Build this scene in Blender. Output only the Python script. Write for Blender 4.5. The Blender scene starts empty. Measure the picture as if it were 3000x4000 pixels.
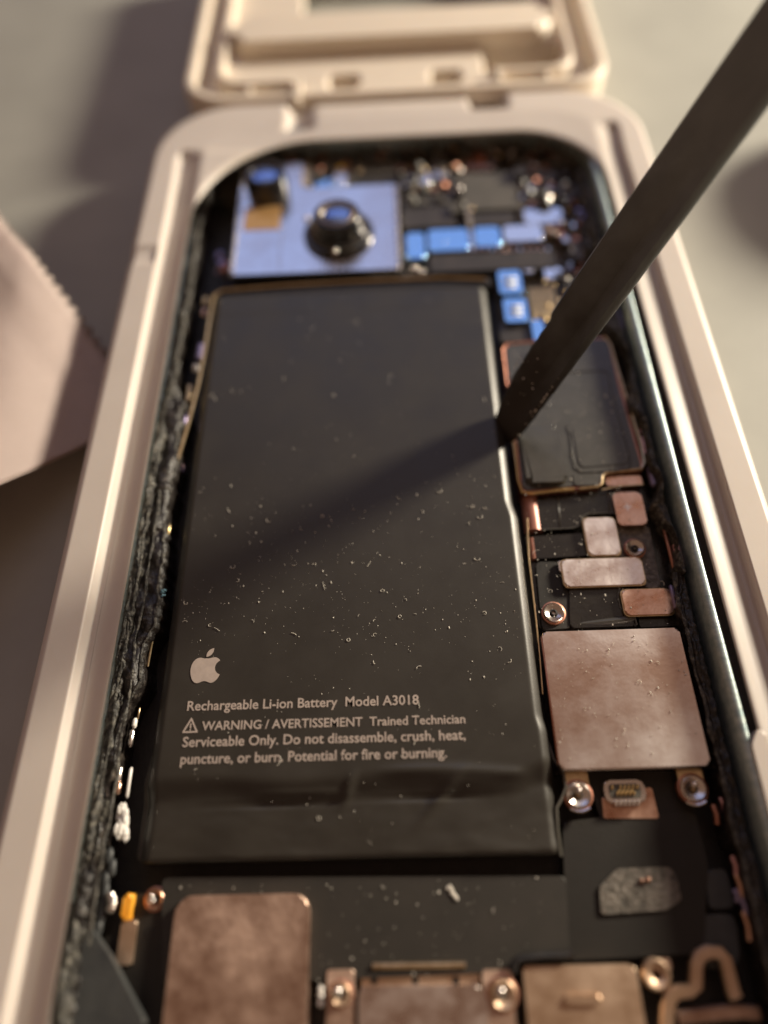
import bpy, bmesh, math, random
from mathutils import Vector, Matrix, noise
R = math.radians
random.seed(7)
sc = bpy.context.scene
col = sc.collection
sc.unit_settings.scale_length = 0.01          # one unit is one centimetre

# ------------------------------------------------------------------ camera
CAM = Vector((0.677, -4.300, 7.668))
CR = Matrix(((0.99910883, 0.03444747, 0.02439113),
             (-0.01815545, 0.87241629, -0.48842624),
             (-0.03810427, 0.48754813, 0.87226422)))
cd = bpy.data.cameras.new('camera')
cam = bpy.data.objects.new('camera', cd); col.objects.link(cam)
cam.matrix_world = Matrix.Translation(CAM) @ CR.to_4x4()
cd.sensor_fit = 'VERTICAL'; cd.sensor_height = 24; cd.sensor_width = 18
cd.lens = 24 * 2721.25 / 4000
cd.clip_start = 0.1; cd.clip_end = 500
cd.dof.use_dof = True; cd.dof.focus_distance = 7.98; cd.dof.aperture_fstop = 0.040
sc.camera = cam

# ------------------------------------------------------------------ room light and lamps
w = bpy.data.worlds.new('World'); sc.world = w; w.use_nodes = True
w.node_tree.nodes['Background'].inputs[0].default_value = (0.31, 0.185, 0.122, 1)
w.node_tree.nodes['Background'].inputs[1].default_value = 0.60

def area(name, loc, target, shape, sx, sy, power, color):
    l = bpy.data.lights.new(name, 'AREA'); l.shape = shape; l.size = sx
    if shape in ('RECTANGLE', 'ELLIPSE'): l.size_y = sy
    l.energy = power; l.color = color
    o = bpy.data.objects.new(name, l); col.objects.link(o)
    o.location = loc
    o.rotation_euler = (Vector(target) - Vector(loc)).to_track_quat('-Z', 'Y').to_euler()
    return o
def direction(az, el, d):
    return Vector((math.cos(az)*math.cos(el), math.sin(az)*math.cos(el), math.sin(el))) * d
LAMP_DIR = direction(R(29.5), R(19), 52)
area('desk_lamp', LAMP_DIR + Vector((0.5, 1, 0)), (0.5, 1, 0), 'DISK', 8.4, 0, 60000, (1.0, 0.885, 0.70))
area('window', direction(R(89), R(40), 60), (0, 2, 0), 'RECTANGLE', 54, 25, 3150, (0.27, 0.49, 1.0))
area('plate_fill', direction(R(74), R(61), 60), (0, 1, 0), 'RECTANGLE', 46, 22, 1150, (1.0, 0.83, 0.76))  # added fill light, gives the metal plates pale reflections

sc.view_settings.view_transform = 'Standard'
sc.view_settings.look = 'None'
sc.view_settings.exposure = 0.0
sc.view_settings.gamma = 1.0
sc.render.engine = 'CYCLES'
sc.render.resolution_x = 768; sc.render.resolution_y = 1024

# ------------------------------------------------------------------ helpers
def at(x, y, z=0.0):
    """point on the horizontal plane z seen at (x, y) of the 1659-wide view of the photograph"""
    k = 3000/1659
    d = CR @ Vector(((x*k-1500)/2721.25, -(y*k-2000)/2721.25, -1))
    s = (z-CAM.z)/d.z
    p = CAM + d*s
    return (p.x, p.y)
def box_of(tl, tr, br, bl, z):
    a, b, c, d = at(*tl, z), at(*tr, z), at(*br, z), at(*bl, z)
    return ((a[0]+d[0])/2, (c[1]+d[1])/2, (b[0]+c[0])/2, (a[1]+b[1])/2)     # x0,y0,x1,y1
def span(xa, ya, xb, yb, z):
    """level rectangle in the place from the two ends of its diagonal (top left, bottom right)"""
    cx, cy = (xa+xb)/2, (ya+yb)/2
    l = at(xa, cy, z)[0]; r = at(xb, cy, z)[0]
    t = at(cx, ya, z)[1]; b = at(cx, yb, z)[1]
    return (l, b, r, t)

MATS = {}
def mat(name, c1, c2=None, rough=0.5, metal=0.0, spec=0.5, nscale=3.0, ncontrast=(0.35, 0.65),
        bump=0.0, bscale=30.0, rough2=None, coat=0.0, sss=0.0, detail=6.0, aniso=None):
    m = bpy.data.materials.new(name); m.use_nodes = True
    nt = m.node_tree; N = nt.nodes; L = nt.links
    b = N['Principled BSDF']
    b.inputs['Roughness'].default_value = rough; b.inputs['Metallic'].default_value = metal
    b.inputs['Specular IOR Level'].default_value = spec
    b.inputs['Coat Weight'].default_value = coat
    b.inputs['Base Color'].default_value = (*c1, 1)
    if sss:
        b.inputs['Subsurface Weight'].default_value = sss
        b.inputs['Subsurface Radius'].default_value = (0.12, 0.08, 0.05)
        b.inputs['Subsurface Scale'].default_value = 1.0
    tc = N.new('ShaderNodeTexCoord')
    mp = N.new('ShaderNodeMapping'); L.new(tc.outputs['Object'], mp.inputs[0])
    if aniso: mp.inputs['Scale'].default_value = aniso
    if c2 is not None:
        n = N.new('ShaderNodeTexNoise'); n.inputs['Scale'].default_value = nscale
        n.inputs['Detail'].default_value = detail; n.inputs['Roughness'].default_value = 0.62
        L.new(mp.outputs[0], n.inputs['Vector'])
        cr = N.new('ShaderNodeValToRGB'); e = cr.color_ramp.elements
        e[0].position, e[1].position = ncontrast; e[0].color = (*c1, 1); e[1].color = (*c2, 1)
        L.new(n.outputs['Fac'], cr.inputs[0]); L.new(cr.outputs[0], b.inputs['Base Color'])
        if rough2 is not None:
            mr = N.new('ShaderNodeMapRange'); L.new(n.outputs['Fac'], mr.inputs[0])
            mr.inputs[1].default_value, mr.inputs[2].default_value = ncontrast
            mr.inputs[3].default_value = rough; mr.inputs[4].default_value = rough2
            L.new(mr.outputs[0], b.inputs['Roughness'])
    if bump:
        n2 = N.new('ShaderNodeTexNoise'); n2.inputs['Scale'].default_value = bscale
        n2.inputs['Detail'].default_value = 5; L.new(mp.outputs[0], n2.inputs['Vector'])
        bu = N.new('ShaderNodeBump'); bu.inputs['Strength'].default_value = bump
        bu.inputs['Distance'].default_value = 0.02
        L.new(n2.outputs['Fac'], bu.inputs['Height']); L.new(bu.outputs[0], b.inputs['Normal'])
    MATS[name] = m
    return m

mat('table', (0.335, 0.335, 0.305), (0.375, 0.375, 0.34), rough=0.55, spec=0.35, nscale=0.6, bump=0.05, bscale=12)
mat('case_plastic', (0.61, 0.55, 0.50), (0.64, 0.58, 0.53), rough=0.42, spec=0.45, nscale=1.2, bump=0.04, bscale=60, sss=0.15)
mat('lid_plastic', (0.73, 0.645, 0.54), (0.75, 0.665, 0.56), rough=0.4, spec=0.45, nscale=1.2, bump=0.04, bscale=60, sss=0.15)
mat('rim_metal', (0.56, 0.64, 0.62), (0.36, 0.46, 0.47), rough=0.50, metal=0.85, nscale=14, aniso=(.1, 1, 1), bump=0.3, bscale=60)
mat('inner_black', (0.010, 0.009, 0.009), (0.022, 0.018, 0.016), rough=0.5, nscale=6, bump=0.15, bscale=20)
mat('battery_wrap', (0.029, 0.026, 0.0215), (0.036, 0.032, 0.026), rough=0.36, spec=0.55, nscale=1.4, bump=0.035, bscale=45, rough2=0.43)
mat('battery_pouch', (0.026, 0.023, 0.021), (0.036, 0.031, 0.027), rough=0.36, spec=0.5, nscale=2.2, bump=0.12, bscale=5)
mat('print_ink', (0.42, 0.35, 0.31), (0.50, 0.42, 0.37), rough=0.5, nscale=9)
mat('black_film', (0.012, 0.010, 0.009), (0.020, 0.017, 0.014), rough=0.25, nscale=5, bump=0.2, bscale=14)
mat('graphite_film', (0.062, 0.060, 0.054), (0.082, 0.078, 0.070), rough=0.31, nscale=3.5, bump=0.14, bscale=9, spec=0.55)
mat('gloss_film', (0.055, 0.053, 0.048), (0.075, 0.072, 0.064), rough=0.24, nscale=3.5, bump=0.22, bscale=5, spec=0.7)
mat('matte_sheet', (0.024, 0.021, 0.017), (0.032, 0.027, 0.022), rough=0.62, nscale=2.5, bump=0.15, bscale=50)
mat('dark_sheet', (0.009, 0.007, 0.005), (0.014, 0.011, 0.008), rough=0.6, nscale=2.5, bump=0.1, bscale=30)
mat('board', (0.035, 0.030, 0.022), (0.10, 0.075, 0.05), rough=0.5, nscale=7, bump=0.3, bscale=25)
mat('chip_grey', (0.085, 0.080, 0.066), (0.115, 0.105, 0.088), rough=0.45, nscale=4)
mat('chip_dark', (0.038, 0.034, 0.029), (0.06, 0.05, 0.042), rough=0.4, nscale=4)
mat('steel', (0.80, 0.74, 0.70), (0.70, 0.64, 0.60), rough=0.22, metal=1, nscale=3, rough2=0.32)
mat('camera_steel', (0.92, 0.90, 0.90), (0.80, 0.76, 0.76), rough=0.20, metal=1, nscale=0.9, rough2=0.28)
mat('warm_plate', (0.60, 0.43, 0.35), (0.97, 0.90, 0.87), rough=0.30, metal=1, nscale=0.62, ncontrast=(0.40, 0.62), rough2=0.36, bump=0.07, bscale=20, detail=11)  # brown and pale clouds in the colour stand in for soft reflections
mat('pink_steel', (0.72, 0.60, 0.54), (0.98, 0.90, 0.86), rough=0.26, metal=1, nscale=4, ncontrast=(0.36, 0.62), rough2=0.38, bump=0.16, bscale=18, detail=12)
mat('copper_plate', (0.58, 0.32, 0.22), (0.95, 0.66, 0.52), rough=0.26, metal=1, nscale=3.5, ncontrast=(0.38, 0.64), rough2=0.38, bump=0.18, bscale=18, detail=12)
mat('copper', (0.46, 0.20, 0.14), (0.60, 0.30, 0.21), rough=0.46, metal=0.9, nscale=9)
mat('brown_plate', (0.42, 0.27, 0.20), (0.80, 0.60, 0.48), rough=0.40, metal=0.95, nscale=2.2, rough2=0.58, bump=0.25, bscale=22, detail=9)
mat('tan_plate', (0.58, 0.40, 0.27), (0.78, 0.60, 0.45), rough=0.42, metal=0.95, nscale=2.4, rough2=0.52, bump=0.12, bscale=20)
mat('gold', (0.85, 0.60, 0.26), (0.95, 0.75, 0.40), rough=0.28, metal=1, nscale=12)
mat('copper_ribbon', (0.36, 0.15, 0.11), (0.42, 0.19, 0.14), rough=0.38, metal=0.25, nscale=5)
mat('copper_label', (0.62, 0.36, 0.14), (0.72, 0.45, 0.20), rough=0.45, metal=0.6, nscale=5)
mat('dull_gold', (0.55, 0.40, 0.22), (0.75, 0.58, 0.36), rough=0.34, metal=1, nscale=12)
mat('orange_resin', (0.90, 0.36, 0.03), (0.95, 0.48, 0.06), rough=0.25, nscale=8)
mat('yellow_resin', (0.85, 0.55, 0.06), (0.9, 0.6, 0.1), rough=0.3, nscale=8)
mat('white_bit', (0.78, 0.75, 0.70), (0.85, 0.82, 0.78), rough=0.3, nscale=8)
mat('pale_print', (0.75, 0.78, 0.82), rough=0.5)
mat('blue_cover', (0.42, 0.68, 0.95), rough=0.16, metal=0.95)  # the window's blue reflection is put into the metal colour
mat('pale_cover', (0.90, 0.88, 0.88), rough=0.2, metal=0.95)
mat('purple_metal', (0.30, 0.26, 0.42), (0.36, 0.30, 0.46), rough=0.35, metal=0.7, nscale=9)
mat('pink_metal', (0.62, 0.34, 0.34), (0.72, 0.42, 0.42), rough=0.3, metal=0.8, nscale=9)
mat('adhesive', (0.014, 0.011, 0.010), (0.13, 0.11, 0.09), rough=0.36, nscale=11, ncontrast=(0.54, 0.76), bump=0.9, bscale=24, detail=10)
mat('adhesive_lip', (0.025, 0.023, 0.020), (0.24, 0.225, 0.19), rough=0.40, nscale=17, ncontrast=(0.47, 0.72), bump=0.9, bscale=40, detail=10)
mat('lens_black', (0.008, 0.008, 0.009), (0.014, 0.013, 0.013), rough=0.18, nscale=5, coat=0.5)
mat('lens_glass', (0.16, 0.27, 0.62), rough=0.07, metal=0.75, coat=1.0, spec=0.9)  # blue reflection on the lens painted as its base colour
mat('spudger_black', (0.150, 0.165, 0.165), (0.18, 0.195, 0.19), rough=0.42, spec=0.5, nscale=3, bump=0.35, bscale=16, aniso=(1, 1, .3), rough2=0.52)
mat('flake', (0.55, 0.5, 0.42), rough=0.5)
mat('foam_silver', (0.05, 0.045, 0.037), (0.22, 0.195, 0.165), rough=0.5, nscale=14, bump=0.8, bscale=26, detail=9)
mat('packet_paper', (0.72, 0.61, 0.57), (0.76, 0.65, 0.61), rough=0.5, nscale=1.5, bump=0.15, bscale=3)
mat('slate_film', (0.035, 0.038, 0.040), (0.055, 0.058, 0.058), rough=0.5, nscale=4, bump=0.2, bscale=10)
mat('dust', (0.70, 0.66, 0.58), rough=0.7)
mat('blue_fuzz', (0.25, 0.5, 0.62), rough=0.7)
mat('shadow_roll_brown', (0.35, 0.24, 0.12), (0.42, 0.30, 0.16), rough=0.6, nscale=5)
mat('shadow_roll_tan', (0.45, 0.34, 0.22), rough=0.8)

m = MATS['spudger_black']; nt = m.node_tree; N = nt.nodes; L = nt.links      # colour holds shade and grime at the working end, room sheen above
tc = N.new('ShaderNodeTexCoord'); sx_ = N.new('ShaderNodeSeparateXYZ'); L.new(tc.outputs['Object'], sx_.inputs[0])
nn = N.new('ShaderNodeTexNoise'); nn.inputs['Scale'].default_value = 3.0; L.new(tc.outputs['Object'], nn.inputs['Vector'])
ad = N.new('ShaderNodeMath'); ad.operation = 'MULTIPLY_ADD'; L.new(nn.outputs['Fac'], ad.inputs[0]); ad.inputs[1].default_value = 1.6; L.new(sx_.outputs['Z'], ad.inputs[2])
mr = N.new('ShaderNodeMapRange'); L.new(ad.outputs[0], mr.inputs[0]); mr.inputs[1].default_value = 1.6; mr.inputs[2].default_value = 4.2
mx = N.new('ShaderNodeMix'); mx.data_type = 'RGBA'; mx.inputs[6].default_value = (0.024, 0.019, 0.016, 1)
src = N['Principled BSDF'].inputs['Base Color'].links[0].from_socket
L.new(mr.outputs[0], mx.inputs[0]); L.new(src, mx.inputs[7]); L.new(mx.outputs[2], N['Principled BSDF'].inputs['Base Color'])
WORLD = {}
def link(name, bm, m, parent=None, smooth=False, kind=None, label=None):
    me = bpy.data.meshes.new(name)
    if smooth == 'auto':
        for f in bm.faces: f.smooth = len(f.verts) < 6
        for e in bm.edges:
            if len(e.link_faces) == 2 and e.calc_face_angle(0) > R(38): e.smooth = False
    elif smooth:
        for f in bm.faces: f.smooth = True
    c = Vector((0, 0, 0))
    for v in bm.verts: c += v.co
    c /= max(1, len(bm.verts))
    c.z = min(v.co.z for v in bm.verts)
    for v in bm.verts: v.co -= c
    bm.to_mesh(me); bm.free()
    me.materials.append(MATS[m])
    o = bpy.data.objects.new(name, me); col.objects.link(o)
    WORLD[o.name] = c.copy()
    if parent is not None:
        o.parent = parent; o.location = c - WORLD[parent.name]
    else: o.location = c
    if kind: o['kind'] = kind
    if label: o['label'] = label
    return o
def thing(name, label, cat, loc, group=None):
    o = bpy.data.objects.new(name, None); o.empty_display_size = 0.3
    col.objects.link(o); o.location = loc; WORLD[o.name] = Vector(loc)
    o['label'] = label; o['category'] = cat
    if group: o['group'] = group
    return o
def copy_part(o, dx, dy, dz=0.0, parent=None, rz=0.0):
    c = o.copy(); col.objects.link(c); c.parent = parent or o.parent
    c.location = o.location + Vector((dx, dy, dz)); c.rotation_euler.z += rz
    WORLD[c.name] = WORLD[o.name] + Vector((dx, dy, dz))
    for ch in list(o.children):
        d = ch.copy(); col.objects.link(d); d.parent = c
        WORLD[d.name] = WORLD[ch.name] + Vector((dx, dy, dz))
    return c

def rpoly(pts, r, seg=5):
    """round the corners of a polygon"""
    out = []; n = len(pts)
    for i in range(n):
        p0, p, p1 = Vector(pts[i-1]), Vector(pts[i]), Vector(pts[(i+1) % n])
        a = (p0-p); b = (p1-p); la, lb = a.length, b.length
        if la < 1e-6 or lb < 1e-6: continue
        rr = r[i] if isinstance(r, (list, tuple)) else r
        k = min(rr, la*.49, lb*.49)
        a = a/la*k; b = b/lb*k
        for j in range(seg+1):
            t = j/seg
            q = (p+a)*(1-t)**2 + p*2*t*(1-t) + (p+b)*t*t
            out.append((q.x, q.y))
    return out
def rect(x0, y0, x1, y1): return [(x0, y0), (x1, y0), (x1, y1), (x0, y1)]
def add_slab(bm, poly, z0, z1, bev=0.0, seg=2):
    area2 = sum(poly[i-1][0]*poly[i][1]-poly[i][0]*poly[i-1][1] for i in range(len(poly)))
    if area2 < 0: poly = poly[::-1]
    lo = [bm.verts.new((x, y, z0)) for x, y in poly]
    hi = [bm.verts.new((x, y, z1)) for x, y in poly]
    top = bm.faces.new(hi); bm.faces.new(lo[::-1])
    n = len(poly)
    for i in range(n):
        bm.faces.new((lo[i-1], lo[i], hi[i], hi[i-1]))
    if bev > 0:
        bmesh.ops.bevel(bm, geom=list(top.edges), offset=bev, segments=seg, affect='EDGES', profile=0.5)
def slab(name, poly, z0, z1, m, parent, r=0.03, bev=0.012, seg=5, **k):
    bm = bmesh.new(); add_slab(bm, rpoly(poly, r, seg) if r else poly, z0, z1, bev)
    return link(name, bm, m, parent, smooth='auto', **k)
def add_tube(bm, pts, r, n=8, cap=True):
    pts = [Vector(p) for p in pts]; rings = []
    for i, p in enumerate(pts):
        t = (pts[min(i+1, len(pts)-1)] - pts[max(i-1, 0)]).normalized()
        u = t.cross(Vector((0, 0, 1)));
        if u.length < 1e-3: u = t.cross(Vector((0, 1, 0)))
        u.normalize(); v = t.cross(u)
        rr = r[i] if isinstance(r, (list, tuple)) else r
        rings.append([bm.verts.new(p + u*math.cos(2*math.pi*k/n)*rr + v*math.sin(2*math.pi*k/n)*rr) for k in range(n)])
    for a, b in zip(rings, rings[1:]):
        for k in range(n): bm.faces.new((a[k-1], a[k], b[k], b[k-1]))
    if cap:
        bm.faces.new(rings[0]); bm.faces.new(rings[-1][::-1])
def tube(name, pts, r, m, parent, n=8, **k):
    bm = bmesh.new(); add_tube(bm, pts, r, n); bmesh.ops.recalc_face_normals(bm, faces=bm.faces)
    return link(name, bm, m, parent, smooth='auto', **k)
def add_lathe(bm, cx, cy, prof, n=28):
    rings = []
    for r, z in prof:
        if r < 1e-5: rings.append([bm.verts.new((cx, cy, z))])
        else: rings.append([bm.verts.new((cx+r*math.cos(2*math.pi*k/n), cy+r*math.sin(2*math.pi*k/n), z)) for k in range(n)])
    for a, b in zip(rings, rings[1:]):
        for k in range(n):
            if len(a) == 1 and len(b) == 1: continue
            if len(a) == 1: bm.faces.new((a[0], b[k], b[k-1]))
            elif len(b) == 1: bm.faces.new((a[k-1], a[k], b[0]))
            else: bm.faces.new((a[k-1], a[k], b[k], b[k-1]))
    bmesh.ops.recalc_face_normals(bm, faces=bm.faces)
def lathe(name, cx, cy, prof, m, parent, n=28, **k):
    bm = bmesh.new(); add_lathe(bm, cx, cy, prof, n)
    return link(name, bm, m, parent, smooth='auto', **k)
def add_blob(bm, p, r, sub=1, sq=(1, 1, 1), jit=0.0):
    d = bmesh.ops.create_icosphere(bm, subdivisions=sub, radius=1)
    for v in d['verts']:
        j = 1 + random.uniform(-jit, jit)
        v.co = Vector((p[0]+v.co.x*r*sq[0]*j, p[1]+v.co.y*r*sq[1]*j, p[2]+v.co.z*r*sq[2]*j))
def fbm(x, y, z=0.0, o=4): return noise.fractal(Vector((x, y, z)), 1.0, 2.0, o)
def smooth01(a, b, x):
    t = max(0.0, min(1.0, (x-a)/(b-a))); return t*t*(3-2*t)

# ------------------------------------------------------------------ table
TZ = -0.70
bm = bmesh.new()
bmesh.ops.create_grid(bm, x_segments=2, y_segments=2, size=90)
bmesh.ops.translate(bm, verts=bm.verts, vec=(0, 20, TZ))
link('table_top', bm, 'table', kind='structure')

# ------------------------------------------------------------------ the beige case frame round the phone
def rr_points(x0, y0, x1, y1, r, ns=150, nc=26):
    q = r if isinstance(r, tuple) else (r, r, r, r)
    """the same number of points on each side and corner, so that two rounded rectangles pair up"""
    P = []
    cs = [(x1-q[0], y1-q[0], 0, q[0]), (x0+q[1], y1-q[1], 90, q[1]), (x0+q[2], y0+q[2], 180, q[2]), (x1-q[3], y0+q[3], 270, q[3])]
    for i in range(4):
        cx, cy, a0, r = cs[i]
        for k in range(nc+1):
            a = R(a0 + 90*k/nc); P.append((cx+r*math.cos(a), cy+r*math.sin(a)))
        nx, ny, b0, r2 = cs[(i+1) % 4]
        a = R(a0+90); p = Vector((cx+r*math.cos(a), cy+r*math.sin(a)))
        a = R(b0); e = Vector((nx+r2*math.cos(a), ny+r2*math.sin(a)))
        n = ns if abs(e.y-p.y) > abs(e.x-p.x) else 90
        for k in range(1, n):
            v = p.lerp(e, k/n); P.append((v.x, v.y))
    return P
def ring(name, inner, outer, prof, zfun, m, parent, **k):
    bm = bmesh.new(); rows = []
    for s, z in prof:
        row = []
        for i, (a, b) in enumerate(zip(inner, outer)):
            x, y = a[0]+(b[0]-a[0])*s, a[1]+(b[1]-a[1])*s
            row.append(bm.verts.new((x, y, zfun(x, y, s, z))))
        rows.append(row)
    n = len(inner)
    for a, b in zip(rows, rows[1:]):
        for i in range(n): bm.faces.new((a[i-1], a[i], b[i], b[i-1]))
    bmesh.ops.recalc_face_normals(bm, faces=bm.faces)
    return link(name, bm, m, parent, smooth=True, **k)

case = thing('phone_case', 'beige plastic case frame with rounded corners holding the opened phone', 'phone case', (0.83, 0.5, TZ))
inner = rr_points(-2.54, -6.4, 4.235, 7.34, (1.40, 1.95, 1.4, 1.4))
outer = rr_points(-3.45, -7.7, 5.10, 8.50, 1.30)
TOP = 0.32
prof = [(.45, -.3), (.33, .228), (.12, .228), (.02, .228), (0.0, .234), (0.0, .246), (0.01, .258), (0.03, TOP-.055)]
for k in range(64):
    u = .05 + .80*k/63
    prof.append((u, TOP - .055*max(0, 1-u/.42)))
prof += [(.88, TOP-.008), (.92, TOP-.03), (.95, TOP-.055), (.975, TOP-.10), (.99, TOP-.15), (1.0, TOP-.26), (1.0, 0.0), (.99, -.4), (.97, TZ+.002)]
def case_z(x, y, s, z):
    if x < 0 and .22 < z < .262 and s < .4:
        k = 1-smooth01(5.2, 6.6, y); z = z + ((.276 if s < .05 else .20)-z)*k
    if z > 0.262:
        if x > 3: u, y1 = (x-4.235)/.375, 7.36
        else: u, y1 = (-2.54-x)/.40, 7.08
        g = (1 - smooth01(y1-.05, y1+.03, y))
        if g > 0 and s < .9:
            uu = max(0.0, u)
            if x < 0: z += g * (0.045*(1-min(1.0, uu)) - 0.155*min(1.0, uu)**.8) * (1-smooth01(.90, 1.08, u))
            else: z -= g * 0.145*min(1.0, uu)**1.1 * (1-smooth01(.90, 1.08, u))
    if y > 7.5 and z > .1 and s > .2:              # pockets at the two ends of the bay for the lid
        z -= .05*smooth01(-1.16, -1.06, x)*(1-smooth01(2.74, 2.80, x))*smooth01(8.1, 8.3, y)
        z -= .22*smooth01(2.13, 2.20, x)*(1-smooth01(2.76, 2.82, x))*smooth01(7.90, 7.97, y)
        z -= .17*smooth01(-1.14, -1.04, x)*(1-smooth01(-1.0, -.55, x))*smooth01(7.58, 7.68, y)
    if 4.35 < y < 4.75 and x < -2.98 and z > .2: z -= .035*smooth01(4.35, 4.42, y)*(1-smooth01(4.66, 4.75, y))
    return z
ring('frame', inner, outer, prof, case_z, 'case_plastic', case)
# floor of the case below the phone
slab('back_panel', rpoly(rect(-3.38, -7.6, 5.03, 8.42), 1.2), TZ+.004, TZ+.09, 'case_plastic', case, r=0)
# bulge of the inner lip low on the right side
bm = bmesh.new(); pts = []
add_slab(bm, rpoly([(4.10, -6.2), (4.30, -6.2), (4.30, -2.86), (4.235, -2.82), (4.13, -2.98)], .05), .02, TOP-.05, .03, 3)
link('side_lip', bm, 'case_plastic', case, smooth='auto')
# ------------------------------------------------------------------ the lid of the case, lying open beyond it
lid = thing('case_lid', 'cream plastic case lid with raised bar and square notches lying beyond the frame', 'case lid', (0.83, 11.2, TZ))
LZ = 0.34
li = rr_points(-2.92, 8.74, 4.58, 15.2, .62); lo = rr_points(-3.13, 8.53, 4.79, 15.41, .80)
ring('outer_rim', li, lo, [(0, -.3), (0, LZ-.05), (.12, LZ-.01), (.3, LZ), (.7, LZ), (.88, LZ-.015), (1, LZ-.06), (1, -.3), (.98, TZ+.002)], lambda x, y, s, z: z, 'lid_plastic', lid)
li = rr_points(-2.40, 9.18, 4.06, 14.7, .42); lo = rr_points(-2.56, 9.02, 4.22, 14.86, .55)
ring('inner_rim', li, lo, [(0, -.3), (0, LZ-.06), (.15, LZ-.01), (.35, LZ), (.65, LZ), (.85, LZ-.01), (1, LZ-.06), (1, -.3)], lambda x, y, s, z: z - (.34 if (y < 9.3 and -1.0 < x < 2.6 and z > 0) else 0), 'lid_plastic', lid)
li = rr_points(-2.58, 9.0, 4.24, 14.9, .5); lo = rr_points(-2.90, 8.76, 4.56, 15.18, .6)
ring('channel', li, lo, [(0, -.06), (1, -.06)], lambda x, y, s, z: z, 'lid_plastic', lid)
bm = bmesh.new(); NX, NY = 150, 60; g = []
for j in range(NY+1):
    row = []
    for i in range(NX+1):
        x = -2.42 + 6.5*i/NX; y = 9.16 + 2.45*j/NY
        z = .13
        for cx in (-.14, 1.80):
            hw = .27 - .25*(y-9.1)*.35
            z -= .26*smooth01(cx-hw-.05, cx-hw, x)*(1-smooth01(cx+hw, cx+hw+.05, x))*(1-smooth01(9.52, 9.58, y))
        z -= .66*smooth01(2.55, 2.62, x)*smooth01(9.38, 9.44, y)*(1-smooth01(10.25, 10.3, y))
        row.append(bm.verts.new((x, y, z)))
    g.append(row)
for j in range(NY):
    for i in range(NX): bm.faces.new((g[j][i], g[j][i+1], g[j+1][i+1], g[j+1][i]))
link('floor_panel', bm, 'lid_plastic', lid, smooth=True)
bm = bmesh.new(); add_slab(bm, rpoly(rect(-2.38, 10.30, 3.95, 11.22), .42, 8), -.05, LZ+.10, .2, 6)
link('cross_bar', bm, 'lid_plastic', lid, smooth='auto')
slab('side_panel', rect(-2.38, 11.2, -1.05, 14.6), -.2, .12, 'lid_plastic', lid, r=.05)
slab('side_panel', rect(3.75, 11.2, 4.1, 14.6), -.2, .05, 'lid_plastic', lid, r=.05)
slab('hinge_tab', rect(-1.02, 8.42, -.90, 9.10), .05, LZ+.03, 'lid_plastic', lid, r=.04, bev=.03)
slab('hinge_tab', rect(2.72, 8.72, 2.82, 9.15), .05, LZ+.02, 'lid_plastic', lid, r=.04, bev=.03)
slab('hinge_tab', rect(-1.9, 8.72, -1.82, 9.0), .0, LZ-.02, 'lid_plastic', lid, r=.03, bev=.02)
slab('hinge_tab', rect(3.62, 8.74, 3.70, 9.0), .0, LZ-.02, 'lid_plastic', lid, r=.03, bev=.02)
for xa, xb in ((-.88, -.42), (.14, 1.52), (2.08, 2.70)):
    slab('clip_bar', rect(xa, 8.74, xb, 9.14), -.1, .17, 'lid_plastic', lid, r=.04, bev=.03)

# ------------------------------------------------------------------ the phone
phone = thing('phone', 'opened phone with bared circuit boards, screws and black adhesive bead, set in the case', 'phone', (0.7, 0.4, -.6))
PX0, PX1, PY0, PY1 = -2.74, 4.165, -6.6, 7.80
bm = bmesh.new()
add_slab(bm, rpoly(rect(PX0+.02, PY0, PX1-.02, PY1), 1.1, 14), -.60, -.46)
link('housing_floor', bm, 'inner_black', phone, smooth='auto')
ii = rr_points(PX0+.11, PY0+.11, PX1-.11, PY1-.11, 1.0); oo = rr_points(PX0, PY0, PX1, PY1, 1.1)
ring('housing_rim', ii, oo, [(0, -.5), (0, .17), (.12, .195), (.3, .212), (.55, .22), (.8, .218), (.95, .20), (1, .17), (1, -.45)], lambda x, y, s, z: z - (.24 if x < -2.3 and z > 0 else 0), 'rim_metal', phone)

def bead(name, y0, y1, xl, xr, z, h, m, seed, step=.022, nu=14, curl=0.0):
    """rough torn strip of glue; xl, xr are functions of y"""
    bm = bmesh.new(); rows = []; n = int((y1-y0)/step)
    for j in range(n+1):
        y = y0 + (y1-y0)*j/n
        a, b = xl(y), xr(y)
        row = []
        for i in range(nu+1):
            u = i/nu; x = a+(b-a)*u
            e = math.sin(math.pi*min(1, max(0, u)))**.6
            zz = z + h*e*(0.75 + .9*fbm(x*2.6+seed, y*1.8, seed)) + .032*fbm(x*13, y*5, seed+3)*e + .012*fbm(x*40, y*26, seed+5)*e
            ridge = math.sin(u*9 + 2.2*fbm(y*.9, seed, 1))
            zz += .014*ridge*e
            row.append(bm.verts.new((x + .02*fbm(x*9, y*14, seed+7), y, zz)))
        row.insert(0, bm.verts.new((a, y, -.46))); row.append(bm.verts.new((b, y, -.46)))
        rows.append(row)
    for p, q in zip(rows, rows[1:]):
        for i in range(len(p)-1): bm.faces.new((p[i], p[i+1], q[i+1], q[i]))
    return link(name, bm, m, phone, smooth=True)
def crest(name, f, y0, y1, z, seed, r0=.022):
    pts = []; rr = []; y = y0
    while y < y1:
        pts.append((f(y), y, z + .02*fbm(y*2, seed))); rr.append(max(.006, r0*(1+.9*fbm(y*7, seed+2)))); y += .03
    tube(name, pts, rr, 'adhesive_lip', phone, n=7)
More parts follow.
